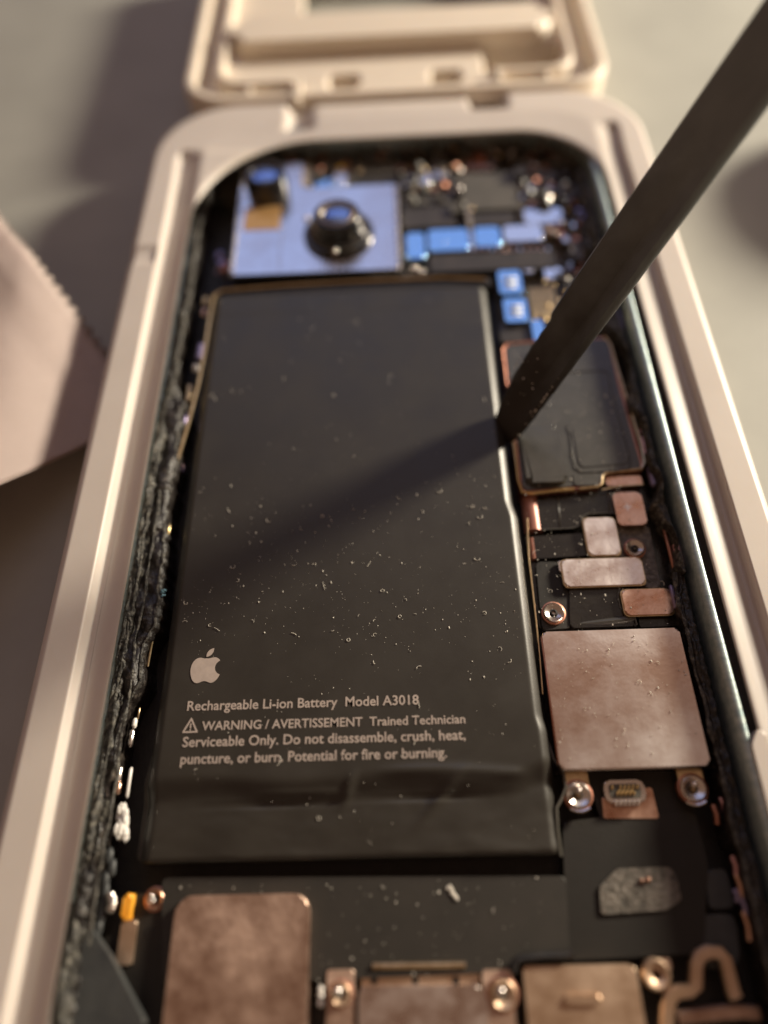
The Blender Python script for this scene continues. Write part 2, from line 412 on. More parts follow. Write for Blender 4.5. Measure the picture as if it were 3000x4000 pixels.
def left_edge(y):
    b = -2.27 + .075*fbm(y*1.3, 3.1) + .04*fbm(y*6, 9.3)
    b -= .10*smooth01(2.0, 2.4, y)*(1-smooth01(2.4, 6, y)*.3)
    b -= .20*smooth01(2.0, 2.6, -y)
    return b
bead('adhesive_bead', -5.9, 1.9, lambda y: -2.64, left_edge, -.04, .10, 'adhesive', 1.7)
bead('adhesive_bead', 1.8, 6.6, lambda y: -2.64, lambda y: left_edge(y)-.14, -.06, .09, 'adhesive', 6.2)
crest('glue_ridge', lambda y: -2.50 + .05*fbm(y*1.6, 12.8), 1.9, 6.4, .02, 7.3, .035)
bead('adhesive_bead', -5.9, 1.9, lambda y: -2.64, lambda y: -2.50 + .05*fbm(y*1.9, 1.1) + .03*fbm(y*9, 7.7), .0, .10, 'adhesive_lip', 11.4)
def right_edge(y):
    b = 3.875 + .045*fbm(y*1.7, 5.1) + .03*fbm(y*8, 2.3)
    for c, wd, am in ((2.3, .3, .10), (1.55, .12, -.06), (.95, .3, .07), (.35, .2, .07), (.0, .1, -.05), (-.55, .26, .13), (-1.05, .1, .06), (3.0, .12, -.1)):
        b += am*math.exp(-((y-c)/wd)**2)
    return b + .05*smooth01(-1.0, -2.0, y)*0
bead('adhesive_bead', -5.9, -0.9, right_edge, lambda y: 3.995, -.03, .06, 'adhesive', 21.0)
bead('adhesive_bead', -1.0, 6.6, right_edge, lambda y: 3.995, -.02, .08, 'adhesive_lip', 31.0)
crest('glue_ridge', lambda y: 3.885 + .035*fbm(y*1.7, 5.1) - .02, -5.8, -.95, .0, 3.3, .02)
crest('glue_ridge', lambda y: left_edge(y) - .03, -4.6, 1.85, .01, 4.3, .014)
crest('glue_ridge', lambda y: -2.41 + .05*fbm(y*1.1, 8.8), -4.6, .5, .06, 5.3, .016)
crest('glue_ridge', lambda y: -2.53 + .03*fbm(y*2.1, 18.8), -3.2, 1.9, .07, 6.3, .014)

# -- battery bay walls: thin golden edge on the left, dark edge above
tube('bay_edge', [(*at(x, y, -.02), -.02) for x, y in [(1050, 603), (960, 600), (760, 608), (600, 618), (480, 628), (461, 640), (452, 690), (444, 745), (428, 830), (405, 920), (386, 985), (374, 1022)]], .022, 'dull_gold', phone, n=8)
slab('bay_wall', [at(1060, 596, -.02), at(470, 622, -.02), at(458, 645, -.02), at(1062, 612, -.02)], -.45, -.05, 'inner_black', phone, r=.02)
tube('bay_wire', [(*at(x, y, -.1), -.1) for x, y in [(350, 1290), (340, 1335), (330, 1380), (319, 1440)]], .012, 'dull_gold', phone, n=6)
tube('bay_wire', [(*at(x, y, -.1), -.1) for x, y in [(1139, 1120), (1142, 1200), (1150, 1270), (1158, 1340), (1166, 1420), (1172, 1500)]], .012, 'dull_gold', phone, n=6)
tube('thin_wire', [(*at(x, y, -.12), -.12) for x, y in [(1180, 1590), (1196, 1640), (1217, 1668), (1222, 1700), (1213, 1725), (1202, 1745), (1204, 1790), (1212, 1850)]], .016, 'chip_grey', phone, n=6)

# -- big shielded board right of the battery, covered by black film
ZB = -.10
board_poly = [at(1086, 744, ZB), at(1312, 728, ZB), at(1345, 850, ZB), at(1392, 1018, ZB), at(1303, 1024, ZB), at(1298, 1052, ZB), at(1125, 1066, ZB), at(1104, 900, ZB)]
slab('shield_tray', board_poly, -.42, ZB, 'copper', phone, r=.07)
def inset(poly, d):
    c = Vector((sum(p[0] for p in poly)/len(poly), sum(p[1] for p in poly)/len(poly)))
    return [tuple(Vector(p)+(c-Vector(p)).normalized()*d) for p in poly]
slab('black_cover_film', inset(board_poly, .045), ZB-.04, ZB+.018, 'graphite_film', phone, r=.08)
tube('shield_edge', [(*at(x, y, ZB), ZB+.005) for x, y in [(1240, 1057), (1200, 1060), (1150, 1066), (1128, 1064), (1120, 1040), (1114, 990), (1106, 930)]], .022, 'gold', phone, n=8)
tube('shield_edge', [(*at(x, y, ZB), ZB+.005) for x, y in [(1252, 1056), (1290, 1052), (1299, 1046), (1300, 1030), (1308, 1022), (1350, 1018), (1385, 1014), (1392, 1000), (1384, 960), (1366, 900), (1350, 850), (1334, 800), (1318, 745), (1305, 728)]], .022, 'dull_gold', phone, n=8)
tube('shield_edge', [(*at(x, y, ZB), ZB+.005) for x, y in [(1160, 738), (1120, 742), (1094, 744), (1086, 756), (1090, 790), (1094, 830), (1106, 850)]], .017, 'copper', phone, n=8)
bx = span(1128, 928, 1215, 1050, ZB)
bm = bmesh.new(); add_slab(bm, rpoly(rect(*bx), .09, 8), ZB-.02, ZB+.10, .08, 6)
link('raised_pad', bm, 'gloss_film', phone, smooth='auto', label='bulging glossy square of black film')
tube('film_crease', [(*at(x, y, ZB+.02), ZB+.02) for x, y in [(1225, 920), (1232, 940), (1236, 985), (1242, 1012), (1256, 1020), (1330, 1018), (1362, 1012), (1360, 985), (1346, 930), (1322, 850), (1316, 806), (1300, 800), (1220, 804)]], .013, 'graphite_film', phone, n=6)
slab('raised_pad', inset([at(1232, 925, ZB), at(1335, 915, ZB), at(1362, 1005, ZB), at(1250, 1014, ZB)], .02), ZB, ZB+.028, 'graphite_film', phone, r=.06)
slab('raised_pad', [at(1130, 757, ZB), at(1165, 753, ZB), at(1190, 880, ZB), at(1142, 890, ZB)], ZB, ZB+.026, 'graphite_film', phone, r=.06)
slab('film_tab', rect(*span(1238, 1026, 1292, 1050, ZB)), ZB, ZB+.03, 'graphite_film', phone, r=.03)
slab('solder_pad', rect(*span(1308, 1030, 1386, 1050, -.16)), -.3, -.14, 'copper_plate', phone, r=.02)
tube('shield_edge', [(*at(x, y, -.13), -.13) for x, y in [(1300, 1058), (1340, 1050), (1390, 1047)]], .012, 'dull_gold', phone, n=6)

# -- flex cables and metal covers
ZF = -.20
slab('board_strip', [at(1120, 1068, -.3), at(1405, 1050, -.3), at(1440, 1200, -.3), at(1480, 1350, -.3), at(1165, 1362, -.3)], -.46, -.28, 'black_film', phone, r=.05)
slab('board_strip', [at(1330, 1135, -.22), at(1402, 1135, -.22), at(1428, 1270, -.22), at(1395, 1270, -.22), at(1338, 1210, -.22)], -.3, -.225, 'foam_silver', phone, r=.05, label='rough grey gasket round a screw')
slab('flex_cable', [at(1158, 1070, ZF), at(1330, 1060, ZF), at(1335, 1108, ZF), at(1268, 1110, ZF), at(1256, 1140, ZF), at(1164, 1146, ZF)], ZF-.03, ZF+.01, 'black_film', phone, r=.06)
tube('cable_edge', [(*at(x, y, ZF+.012), ZF+.012) for x, y in [(1170, 1144), (1235, 1141), (1252, 1136), (1258, 1116), (1270, 1109), (1325, 1108)]], .011, 'graphite_film', phone, n=6)
tube('cable_edge', [(*at(x, y, ZF+.012), ZF+.012) for x, y in [(1205, 1070), (1210, 1138)]], .008, 'graphite_film', phone, n=6)
tube('cable_edge', [(*at(x, y, ZF+.012), ZF+.012) for x, y in [(1312, 1062), (1318, 1106)]], .012, 'graphite_film', phone, n=6)
# rolled end of the upper cable
bm = bmesh.new(); a = at(1143, 1074, ZF); b = at(1147, 1146, ZF)
add_tube(bm, [(a[0]+.01, a[1], ZF-.075), (a[0]+.01, b[1], ZF-.075)], .115, 24)
bmesh.ops.recalc_face_normals(bm, faces=bm.faces)
link('cable_fold', bm, 'copper_ribbon', phone, smooth='auto', label='copper coloured rolled end of the flex cable')
bm = bmesh.new(); a = at(1150, 1160, ZF); b = at(1150, 1205, ZF)
add_tube(bm, [(a[0], a[1], ZF-.06), (a[0], b[1], ZF-.06)], .05, 16)
bmesh.ops.recalc_face_normals(bm, faces=bm.faces)
link('cable_fold', bm, 'copper_ribbon', phone, smooth='auto')
slab('flex_cable', [at(1150, 1158, ZF), at(1270, 1150, ZF), at(1280, 1198, ZF), at(1156, 1206, ZF)], ZF-.05, ZF-.012, 'black_film', phone, r=.02)
slab('flex_cable', [at(1230, 1262, ZF), at(1345, 1262, ZF), at(1345, 1310, ZF), at(1362, 1335, ZF), at(1375, 1352, ZF), at(1232, 1356, ZF)], ZF-.05, ZF-.005, 'black_film', phone, r=.05)
tube('cable_edge', [(*at(x, y, ZF), ZF) for x, y in [(1338, 1270), (1334, 1290), (1340, 1312), (1356, 1328), (1372, 1336), (1376, 1350)]], .012, 'graphite_film', phone, n=6)
slab('flex_cable', [at(1380, 1330, ZF), at(1460, 1326, ZF), at(1466, 1350, ZF), at(1384, 1354, ZF)], ZF-.06, ZF-.02, 'black_film', phone, r=.02)
tube('film_gloss_lip', [(*at(x, y, ZF-.03), ZF-.03) for x, y in [(1238, 1349), (1300, 1345), (1350, 1340), (1372, 1338)]], [.02, .045, .055, .03], 'gloss_film', phone, n=12)  # raised paler lip added as the gloss highlight on the black film
slab('screw_bracket', [at(1158, 1212, ZF), at(1205, 1212, ZF), at(1228, 1260, ZF), at(1234, 1355, ZF), at(1172, 1360, ZF)], ZF-.06, ZF-.02, 'dark_sheet', phone, r=.05)
ZP = -.14
def cover(quad, m, r=.06, z=ZP, th=.06, name='connector_cover', edge=None, **k):
    x0, y0, x1, y1 = box_of(*quad, z)
    o = slab(name, rect(x0, y0, x1, y1), z-th, z, m, phone, r=r, bev=.014, **k)
    if edge:
        e = slab('cover_edge', rect(x0-.014, y0-.014, x1+.014, y1+.014), z-th, z-.02, edge, o, r=r+.01, bev=.004)
    return o
pc = cover(((1325, 1064), (1388, 1062), (1396, 1132), (1333, 1136)), 'copper_plate', label='copper tinted cover with a pale cross scratch')
x, y = at(1355, 1095, ZP)
slab('cross_mark', [(x-.012, y-.05), (x+.012, y-.05), (x+.012, y-.012), (x+.05, y-.012), (x+.05, y+.012), (x+.012, y+.012), (x+.012, y+.05), (x-.012, y+.05), (x-.012, y+.012), (x-.05, y+.012), (x-.05, y-.012), (x-.012, y-.012)], ZP, ZP+.003, 'pink_steel', pc, r=0, bev=0)
cover(((1263, 1119), (1330, 1117), (1338, 1196), (1270, 1200)), 'pink_steel', edge='dull_gold')
cover(((1212, 1210), (1384, 1203), (1395, 1260), (1222, 1268)), 'pink_steel', edge='dull_gold')
cover(((1340, 1275), (1445, 1270), (1458, 1324), (1355, 1330)), 'copper_plate', edge='dull_gold')
x, y = at(1210, 1222, ZP-.04)
slab('solder_pad', rect(x-.02, y-.09, x+.04, y+.06), ZF, ZP-.03, 'steel', phone, r=.02)

def screw(px, py, z, r, m='steel', standoff=False, par=None):
    x, y = at(px, py, z)
    o = lathe('screw', x, y, [(r*.98, z-.12), (r, z-.02), (r*.95, z-.004), (r*.86, z+.004), (r*.76, z-.004), (r*.42, z-.026), (r*.34, z-.03)] + [(r*.22, z-.05), (0, z-.055)], m, par or phone)
    lathe('screw_socket', x, y, [(r*.30, z-.03), (r*.30, z-.01), (r*.22, z-.008), (r*.20, z-.06), (0, z-.062)], 'inner_black', o, n=10)
    lathe('washer', x, y, [(r*1.14, z-.11), (r*1.14, z-.03), (r*1.02, z-.025), (r*1.0, z-.11)], 'copper', o)
    return o
screw(1373, 1182, ZP, .115)
screw(1197, 1322, ZP-.02, .125)

# -- large metal can
ZL = -.02
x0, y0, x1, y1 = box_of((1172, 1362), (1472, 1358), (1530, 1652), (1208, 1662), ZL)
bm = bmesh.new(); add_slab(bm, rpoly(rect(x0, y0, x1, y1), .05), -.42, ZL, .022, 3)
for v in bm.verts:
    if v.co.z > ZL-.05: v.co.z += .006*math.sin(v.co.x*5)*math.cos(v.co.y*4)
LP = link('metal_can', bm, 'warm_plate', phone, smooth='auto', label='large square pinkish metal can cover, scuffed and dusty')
tube('can_edge', [(x0+.03, y0-.004, ZL-.028), (x1-.03, y0-.004, ZL-.028)], .016, 'steel', LP, n=8)  # pale tube added as the highlight along the near edge
tube('can_edge', [(x0-.004, y0+.05, ZL-.03), (x0-.004, y1-.05, ZL-.03)], .014, 'copper', LP, n=8)
def foot(cx, px, py, z=-.10):
    sx, sy = at(px, py, z)
    o = slab('mounting_tab', [(sx-.13, y0+.02), (sx+.13, y0+.02), (sx+.13, sy), (sx+.09, sy-.13), (sx-.09, sy-.13), (sx-.13, sy)], z-.08, z-.03, 'dull_gold', phone, r=.05)
    s = screw(px, py, z, .135, par=None)
    tube('tab_lip', [(sx-.1+.2*k/8, sy-.13-.03*math.sin(math.pi*k/8), z-.03) for k in range(9)], .016, 'steel', o, n=8)
    bm = bmesh.new(); add_blob(bm, (sx, sy+.03, z+.03), .035, 2)
    link('screw_tip', bm, 'steel', s, smooth=True)
foot(0, 1250, 1716); foot(0, 1499, 1702)

# -- board connector with gold contacts
ZC = -.20
slab('connector_base', [at(1262, 1668, ZC-.06), at(1490, 1665, ZC-.06), at(1500, 1760, ZC-.06), at(1300, 1775, ZC-.06)], -.42, ZC-.06, 'dark_sheet', phone, r=.03)
cp = slab('copper_pad', [at(1300, 1722, ZC-.03), at(1408, 1700, ZC-.03), at(1424, 1768, ZC-.03), at(1304, 1768, ZC-.03)], ZC-.06, ZC-.03, 'copper_plate', phone, r=.02)
x0c, y0c, x1c, y1c = box_of((1305, 1686), (1393, 1682), (1398, 1730), (1308, 1736), ZC+.06)
con = slab('board_connector', rect(x0c, y0c, x1c, y1c), ZC-.05, ZC+.04, 'steel', phone, r=.07)
slab('connector_well', rect(x0c+.05, y0c+.04, x1c-.05, y1c-.04), ZC+.03, ZC+.045, 'chip_grey', con, r=.04, bev=.004)
gb = None
for j, (yy, n) in enumerate(((y1c-.075, 7), ((y0c+y1c)/2-.005, 4), (y0c+.085, 5))):
    for i in range(n):
        xx = (x0c+x1c)/2 + (i-(n-1)/2)*.043
        if j == 0 and i == 1: continue
        if gb is None:
            gb = slab('contact_pin', [(xx-.013, yy-.02), (xx+.004, yy-.02), (xx+.013, yy+.02), (xx-.004, yy+.02)], ZC+.04, ZC+.065, 'gold', con, r=0, bev=.003, seg=1)
            g0 = (xx, yy)
        else: copy_part(gb, xx-g0[0], yy-g0[1])
for i in range(6):
    xx = x0c+.10 + i*(x1c-x0c-.2)/5
    slab('contact_pin', rect(xx-.016, y0c-.035, xx+.016, y0c+.02), ZC+.0, ZC+.05, 'steel', con, r=.004, bev=.004, seg=1)

# -- dark sheets below, silver foam patch
slab('black_sheet', [at(1215, 1775, -.24), at(1300, 1765, -.24), at(1500, 1750, -.24), at(1530, 1870, -.24), at(1520, 2060, -.24), at(1225, 2075, -.24)], -.44, -.24, 'dark_sheet', phone, r=.06)
slab('foam_patch', [at(1335, 1876, -.2), at(1445, 1872, -.2), at(1462, 1888, -.2), at(1474, 1945, -.2), at(1440, 1966, -.2), at(1300, 1976, -.2), at(1296, 1915, -.2)], -.25, -.215, 'foam_silver', phone, r=.03, label='silver grey textured foam patch with clipped corners')
for px, py, r in ((1400, 1900, .028), (1386, 1902, .02)):
    x, y = at(px, py, -.2); bm = bmesh.new(); add_blob(bm, (x, y, -.2), r, 2)
    link('solder_dot', bm, 'copper_plate', phone, smooth=True)
slab('black_sheet', [at(350, 1895, -.2), at(1222, 1892, -.2), at(1232, 2075, -.2), at(1130, 2078, -.2), at(1100, 2100, -.2), at(350, 2130, -.2)], -.44, -.2, 'matte_sheet', phone, r=.06)
slab('black_sheet', [at(215, 1950, -.24), at(372, 1915, -.24), at(372, 2260, -.24), at(215, 2260, -.24)], -.44, -.24, 'dark_sheet', phone, r=.06)
x, y = at(320, 2012, -.24)
lathe('rivet_hole', x, y, [(.045, -.245), (.045, -.236), (.03, -.235), (.03, -.245), (0, -.246)], 'inner_black', phone, n=16)
# brown motor cover
q = box_of((378, 1932), (665, 1932), (668, 2200), (355, 2200), -.12)
bm = bmesh.new(); add_slab(bm, rpoly(rect(q[0], -6.2, q[2], q[3]), .19, 9), -.42, -.12, .02, 3)
link('motor_cover', bm, 'brown_plate', phone, smooth='auto', label='brown scuffed metal plate with rounded corners')
screw(333, 1942, -.2, .10, 'copper_plate')
for i in range(5):
    x, y = at(333+random.uniform(-9, 9), 1940+random.uniform(-7, 8), -.17)
    bm = bmesh.new(); add_blob(bm, (x, y, -.17), .022, 2); link('solder_dot', bm, 'steel', phone, smooth=True)
x, y = at(275, 1957, -.16)
bm = bmesh.new(); add_slab(bm, rpoly(rect(x-.045, y-.13, x+.045, y+.11), .045, 6), -.3, -.14, .03, 3)
link('orange_clip', bm, 'orange_resin', phone, smooth='auto')
q = span(256, 1988, 290, 2085, -.2); slab('spring_contact', rect(*q), -.3, -.2, 'tan_plate', phone, r=.03)

# -- bottom row of brackets
ZK = -.16
q = box_of((775, 2132), (1035, 2128), (1050, 2212), (772, 2212), ZK)
slab('port_shield', [(q[0], -6.1), (q[2]+.05, -6.1), (q[2]+.05, q[3]-.12), (q[2]-.03, q[3]), (q[0]+.04, q[3]), (q[0], q[3]-.05)], -.42, ZK, 'pink_steel', phone, r=.03, label='pale metal shield at the lower edge')
q2 = box_of((780, 2096), (1035, 2092), (1035, 2130), (780, 2132), ZK-.08)
slab('port_bracket', rect(q2[0], q2[1]-.1, q2[2], q2[3]), -.42, ZK-.08, 'tan_plate', phone, r=.02)
tube('latch_bar', [(*at(805, 2087, ZK-.04), ZK-.04), (*at(1005, 2084, ZK-.04), ZK-.04)], .03, 'dull_gold', phone, n=10)
for px in (808, 985, 897):
    x, y = at(px, 2118, ZK-.07)
    slab('bracket_hole', rect(x-.03, y-.03, x+.03, y+.03), ZK-.08, ZK-.075, 'inner_black', phone, r=.02, bev=0)
for (xa, xb) in ((705, 765), (1045, 1110)):
    q = span(xa, 2095, xb, 2200, ZK); slab('screw_tab', rect(q[0], -5.8, q[2], q[3]), -.42, ZK-.02, 'brown_plate', phone, r=.03)
for px, py, r in ((735, 2148, .10), (1087, 2148, .13)):
    s = screw(px, py, ZK+.02, r, 'tan_plate'); x, y = at(px-6, py-6, ZK+.05)
    bm = bmesh.new(); add_blob(bm, (x, y, ZK+.05), .05, 2); link('screw_tip', bm, 'steel', s, smooth=True)
for py in (2137, 2151, 2168):
    x, y = at(693, py, ZK); bm = bmesh.new(); add_blob(bm, (x, y, ZK+.0), .03, 2); link('solder_dot', bm, 'white_bit', phone, smooth=True)
q = box_of((1130, 2092), (1372, 2078), (1395, 2212), (1140, 2212), ZK)
o = slab('speaker_plate', [(q[0], -6.1), (q[2], -6.1), (q[2], q[3]-.03), (q[2]-.05, q[3]), (q[0], q[3])], -.42, ZK, 'tan_plate', phone, r=.03, label='wide tan metal plate with a raised slot')
x, y = at(1258, 2158, ZK)
bm = bmesh.new(); add_slab(bm, rpoly(rect(x-.17, y-.035, x+.17, y+.035), .035, 6), ZK-.01, ZK+.03, .02, 3); link('raised_slot', bm, 'tan_plate', o, smooth='auto')
tube('cover_wire', [(*at(x, y, -.14), -.14) for x, y in [(1108, 2100), (1112, 2080), (1125, 2071), (1170, 2066), (1225, 2064), (1235, 2058)]], .04, 'inner_black', phone, n=8)
x, y = at(1418, 2105, -.2)
lathe('bracket_ring', x, y, [(.13, -.34), (.135, -.2), (.11, -.17), (.07, -.18), (.045, -.2), (.04, -.34)], 'tan_plate', phone)
q = span(1400, 2070, 1450, 2100, -.24); slab('bracket_arm', rect(*q), -.4, -.24, 'brown_plate', phone, r=.03)
def ribbon(name, path, wd, z0, z1, m, parent):
    P = [Vector(p) for p in path]; l = []; r = []
    for i, p in enumerate(P):
        t = (P[min(i+1, len(P)-1)]-P[max(i-1, 0)]).normalized(); q = Vector((-t.y, t.x))*wd/2
        l.append(tuple(p+q)); r.append(tuple(p-q))
    bm = bmesh.new(); V = []
    for a, b in zip(l, r):
        V.append([bm.verts.new((a[0], a[1], z0)), bm.verts.new((a[0], a[1], z1-.02)), bm.verts.new((a[0]*.85+b[0]*.15, a[1]*.85+b[1]*.15, z1)), bm.verts.new((a[0]*.15+b[0]*.85, a[1]*.15+b[1]*.85, z1)), bm.verts.new((b[0], b[1], z1-.02)), bm.verts.new((b[0], b[1], z0))])
    for a, b in zip(V, V[1:]):
        for k in range(6): bm.faces.new((a[k-1], a[k], b[k], b[k-1]))
    bm.faces.new(V[0]); bm.faces.new(V[-1][::-1]); bmesh.ops.recalc_face_normals(bm, faces=bm.faces)
    return link(name, bm, m, parent, smooth='auto')
pts = [(1440, 2225), (1442, 2180), (1450, 2152), (1466, 2143), (1490, 2140), (1504, 2130), (1505, 2085), (1512, 2066), (1530, 2056), (1555, 2058), (1568, 2072), (1577, 2110), (1586, 2145), (1592, 2156)]
ribbon('antenna_bracket', [at(x, y, -.2) for x, y in pts], .12, -.26, -.17, 'tan_plate', phone)
ribbon('antenna_bracket', [at(x, y, -.24) for x, y in [(1465, 2200), (1550, 2190), (1600, 2186), (1640, 2190)]], .12, -.36, -.22, 'brown_plate', phone)
slab('inner_gasket', [at(1500, 1985, -.28), at(1530, 1975, -.28), at(1590, 1972, -.28), at(1600, 2090, -.28), at(1520, 2095, -.28)], -.45, -.28, 'slate_film', phone, r=.12)
slab('inner_gasket', [at(1525, 1880, -.26), at(1568, 1875, -.26), at(1590, 1960, -.26), at(1532, 1965, -.26)], -.45, -.26, 'slate_film', phone, r=.06)
for px, py, L, m in ((1560, 1740, .14, 'pink_metal'), (1573, 1790, .30, 'dull_gold'), (1586, 1870, .16, 'pink_metal'), (1596, 1915, .2, 'copper_plate'), (1606, 1960, .16, 'purple_metal'), (1612, 2000, .24, 'copper_plate'), (1545, 1760, .18, 'copper'), (1590, 1935, .1, 'purple_metal')):
    x, y = at(px, py, -.22)
    tube('contact_spring', [(x, y-L/2, -.22), (x+.008, y, -.20), (x, y+L/2, -.22)], .032, m, phone, n=8)
slab('slate_corner_film', [at(120, 1925, .0), at(165, 1960, .0), at(240, 2070, .0), at(315, 2215, .0), at(110, 2260, .0)], -.1, .0, 'slate_film', phone, r=.05, label='slate grey film curling over the lower left corner')
# -- right edge springs
for px, py, L, wdt, m in ((1385, 935, .14, .045, 'pink_metal'), (1390, 965, .30, .05, 'pink_metal'), (1408, 1030, .30, .05, 'purple_metal'), (1372, 860, .5, .03, 'purple_metal'),
                         (1405, 985, .05, .05, 'dull_gold'), (1459, 1164, .10, .04, 'copper'), (1466, 1200, .30, .06, 'pink_metal'), (1446, 1190, .62, .022, 'copper'), (1455, 1290, .3, .03, 'purple_metal'), (1340, 690, .4, .03, 'purple_metal')):
    x, y = at(px, py, -.14)
    tube('contact_spring', [(x, y-L/2, -.15), (x, y-L/2+.02, -.14), (x, y+L/2-.02, -.14), (x, y+L/2, -.15)], [wdt*.6, wdt, wdt, wdt*.6], m, phone, n=12)
# -- left edge bits
for px, py, L, wdt, m in ((291, 1562, .10, .028, 'white_bit'), (284, 1594, .18, .03, 'steel'), (300, 1540, .12, .012, 'dull_gold'), (258, 1673, .16, .03, 'pink_steel'), (256, 1702, .12, .032, 'copper_plate'), (279, 1690, .30, .018, 'white_bit'),
                         (443, 651, .16, .04, 'dull_gold'), (441, 675, .14, .04, 'copper_plate'), (432, 760, .3, .045, 'purple_metal'), (423, 795, .12, .045, 'white_bit'), (408, 850, .3, .04, 'dull_gold'), (365, 1145, .18, .016, 'gold'), (380, 1000, .25, .05, 'copper'), (399, 905, .2, .04, 'purple_metal')):
    x, y = at(px, py, -.1)
    tube('edge_contact', [(x, y-L/2, -.11), (x, y-L/2+.02, -.10), (x, y+L/2-.02, -.10), (x, y+L/2, -.11)], [wdt*.6, wdt, wdt, wdt*.6], m, phone, n=10)
bm = bmesh.new()
for i in range(26):
    x, y = at(264+random.uniform(-11, 11), 1778+random.uniform(-30, 30), -.1)
    add_blob(bm, (x, y, -.10+random.uniform(-.03, .03)), random.uniform(.025, .045), 2, (.8, 1.6, .7), .22)
link('crumpled_foil', bm, 'white_bit', phone, smooth=False)
for i in range(7):
    x, y = at(238-4*i+random.uniform(-8, 8), 1850+i*26, -.08)
    bm = bmesh.new(); add_blob(bm, (x, y, -.09), .06, 2, (.8, 1.6, .6), .12); link('glue_lump', bm, 'slate_film', phone, smooth=True)
for i in range(4):
    x, y = at(240+random.uniform(-6, 6), 1935+i*9, -.05)
    bm = bmesh.new(); add_blob(bm, (x, y, -.05), .045, 2, (1, 1, .7), .1); link('foil_bead', bm, 'steel', phone, smooth=True)

# -- camera module
ZM = 0.02
x0, y0, x1, y1 = box_of((520, 408), (860, 402), (865, 582), (497, 592), ZM)
cm = bmesh.new(); add_slab(cm, rpoly([(x0, y0), (x1, y0), (x1, y1), (x0+1.05, y1), (x0+1.05, y1+.72), (x0, y1+.62)], .07), -.42, ZM, .035, 3)
camod = link('camera_module', cm, 'camera_steel', phone, smooth='auto', label='bright steel camera module with two black lenses')
for xx in (x0+.015, x1-.03):
    tube('module_edge', [(xx, y0+.06, ZM-.012), (xx, y1-.06, ZM-.012)], .036, 'steel', camod, n=14)
sx = at(604, 560, ZM)[0]
slab('module_seam', rect(sx-.006, y0+.06, sx+.006, y1-.45), ZM, ZM+.004, 'steel', camod, r=0, bev=0)
q = span(528, 447, 606, 497, ZM); slab('gold_label', rect(*q), ZM, ZM+.006, 'copper_label', camod, r=.01, bev=0)
q = span(612, 500, 650, 520, ZM)
cx, cy = at(732, 508, ZM)
lathe('lens_barrel', cx, cy, [(.57, ZM-.01), (.57, ZM+.05), (.545, ZM+.085), (.50, ZM+.09), (.49, ZM+.13), (.44, ZM+.15), (.40, ZM+.26), (.375, ZM+.37), (.36, ZM+.40), (.33, ZM+.415), (.29, ZM+.41), (.275, ZM+.36)], 'lens_black', camod, n=48)
lathe('lens_ring', cx, cy, [(.283, ZM+.38), (.283, ZM+.418), (.272, ZM+.425), (.258, ZM+.418), (.255, ZM+.38)], 'dull_gold', camod, n=40)
lathe('lens', cx, cy, [(.255, ZM+.385), (.23, ZM+.40), (.19, ZM+.42), (.13, ZM+.437), (.07, ZM+.446), (0, ZM+.448)], 'lens_glass', camod, n=40)
lathe('barrel_collar', cx, cy, [(.50, ZM+.09), (.505, ZM+.115), (.485, ZM+.12)], 'chip_grey', camod, n=48)
for a, rr, sz in ((-95, .50, .05), (-20, .42, .045), (150, .60, .05)):
    bm = bmesh.new(); add_blob(bm, (cx+rr*math.cos(R(a)), cy+rr*math.sin(R(a)), ZM+.10), sz, 2); link('glue_dot', bm, 'steel', camod, smooth=True)
cx, cy = at(580, 415, ZM)
lathe('lens_barrel', cx, cy, [(.36, ZM-.01), (.36, ZM+.20), (.34, ZM+.36), (.31, ZM+.38), (.25, ZM+.38), (.22, ZM+.33), (0, ZM+.34)], 'lens_black', camod, n=40)
lathe('lens', cx, cy, [(.22, ZM+.335), (.12, ZM+.36), (0, ZM+.37)], 'lens_glass', camod, n=32)
for i in range(6):
    x, y = at(478+random.uniform(-12, 14), 585+random.uniform(-20, 15), -.08)
    bm = bmesh.new(); add_blob(bm, (x, y, -.1), random.uniform(.05, .09), 2, (1, 1, .7), .1); link('glue_lump', bm, ('copper', 'purple_metal', 'chip_dark')[i % 3], phone, smooth=True)

# -- upper board
slab('logic_board', [at(870, 330, -.3), at(1265, 320, -.3), at(1330, 500, -.3), at(1340, 740, -.3), at(1085, 745, -.3), at(1068, 600, -.3), at(872, 600, -.3)], -.46, -.30, 'board', phone, r=.08)
slab('logic_board', [at(470, 300, -.34), at(1240, 290, -.34), at(1240, 420, -.34), at(470, 440, -.34)], -.46, -.34, 'board', phone, r=.3)
def piece(name, xa, ya, xb, yb, z, m, r=.03, th=.12, **k):
    q = span(xa, ya, xb, yb, z); return slab(name, rect(*q), z-th, z, m, phone, r=r, bev=.014, **k)
piece('connector_cover', 878, 503, 918, 558, -.12, 'blue_cover', .06)
piece('connector_cover', 925, 495, 1013, 541, -.12, 'blue_cover', .06)
piece('connector_cover', 1025, 490, 1081, 532, -.12, 'blue_cover', .06)
piece('connector_cover', 1088, 486, 1172, 520, -.12, 'pale_cover', .06)
piece('connector_cover', 1132, 450, 1216, 482, -.12, 'pale_cover', .06)
for (xa, ya, xb, yb) in ((1077, 584, 1127, 634), (1089, 644, 1140, 695)):
    o = piece('connector_cover', xa, ya, xb, yb, -.12, 'blue_cover', .04)
    cx2, cy2 = (xa+xb)/2, (ya+yb)/2
    for i in range(3):
        q = span(cx2-14, cy2-10+i*9, cx2+14, cy2-5+i*9, -.12); slab('printed_bar', rect(*q), -.12, -.116, 'pale_print', o, r=0, bev=0)
piece('connector_cover', 1150, 690, 1176, 736, -.14, 'blue_cover', .04)
piece('connector_cover', 1176, 578, 1214, 601, -.14, 'pale_cover', .03)
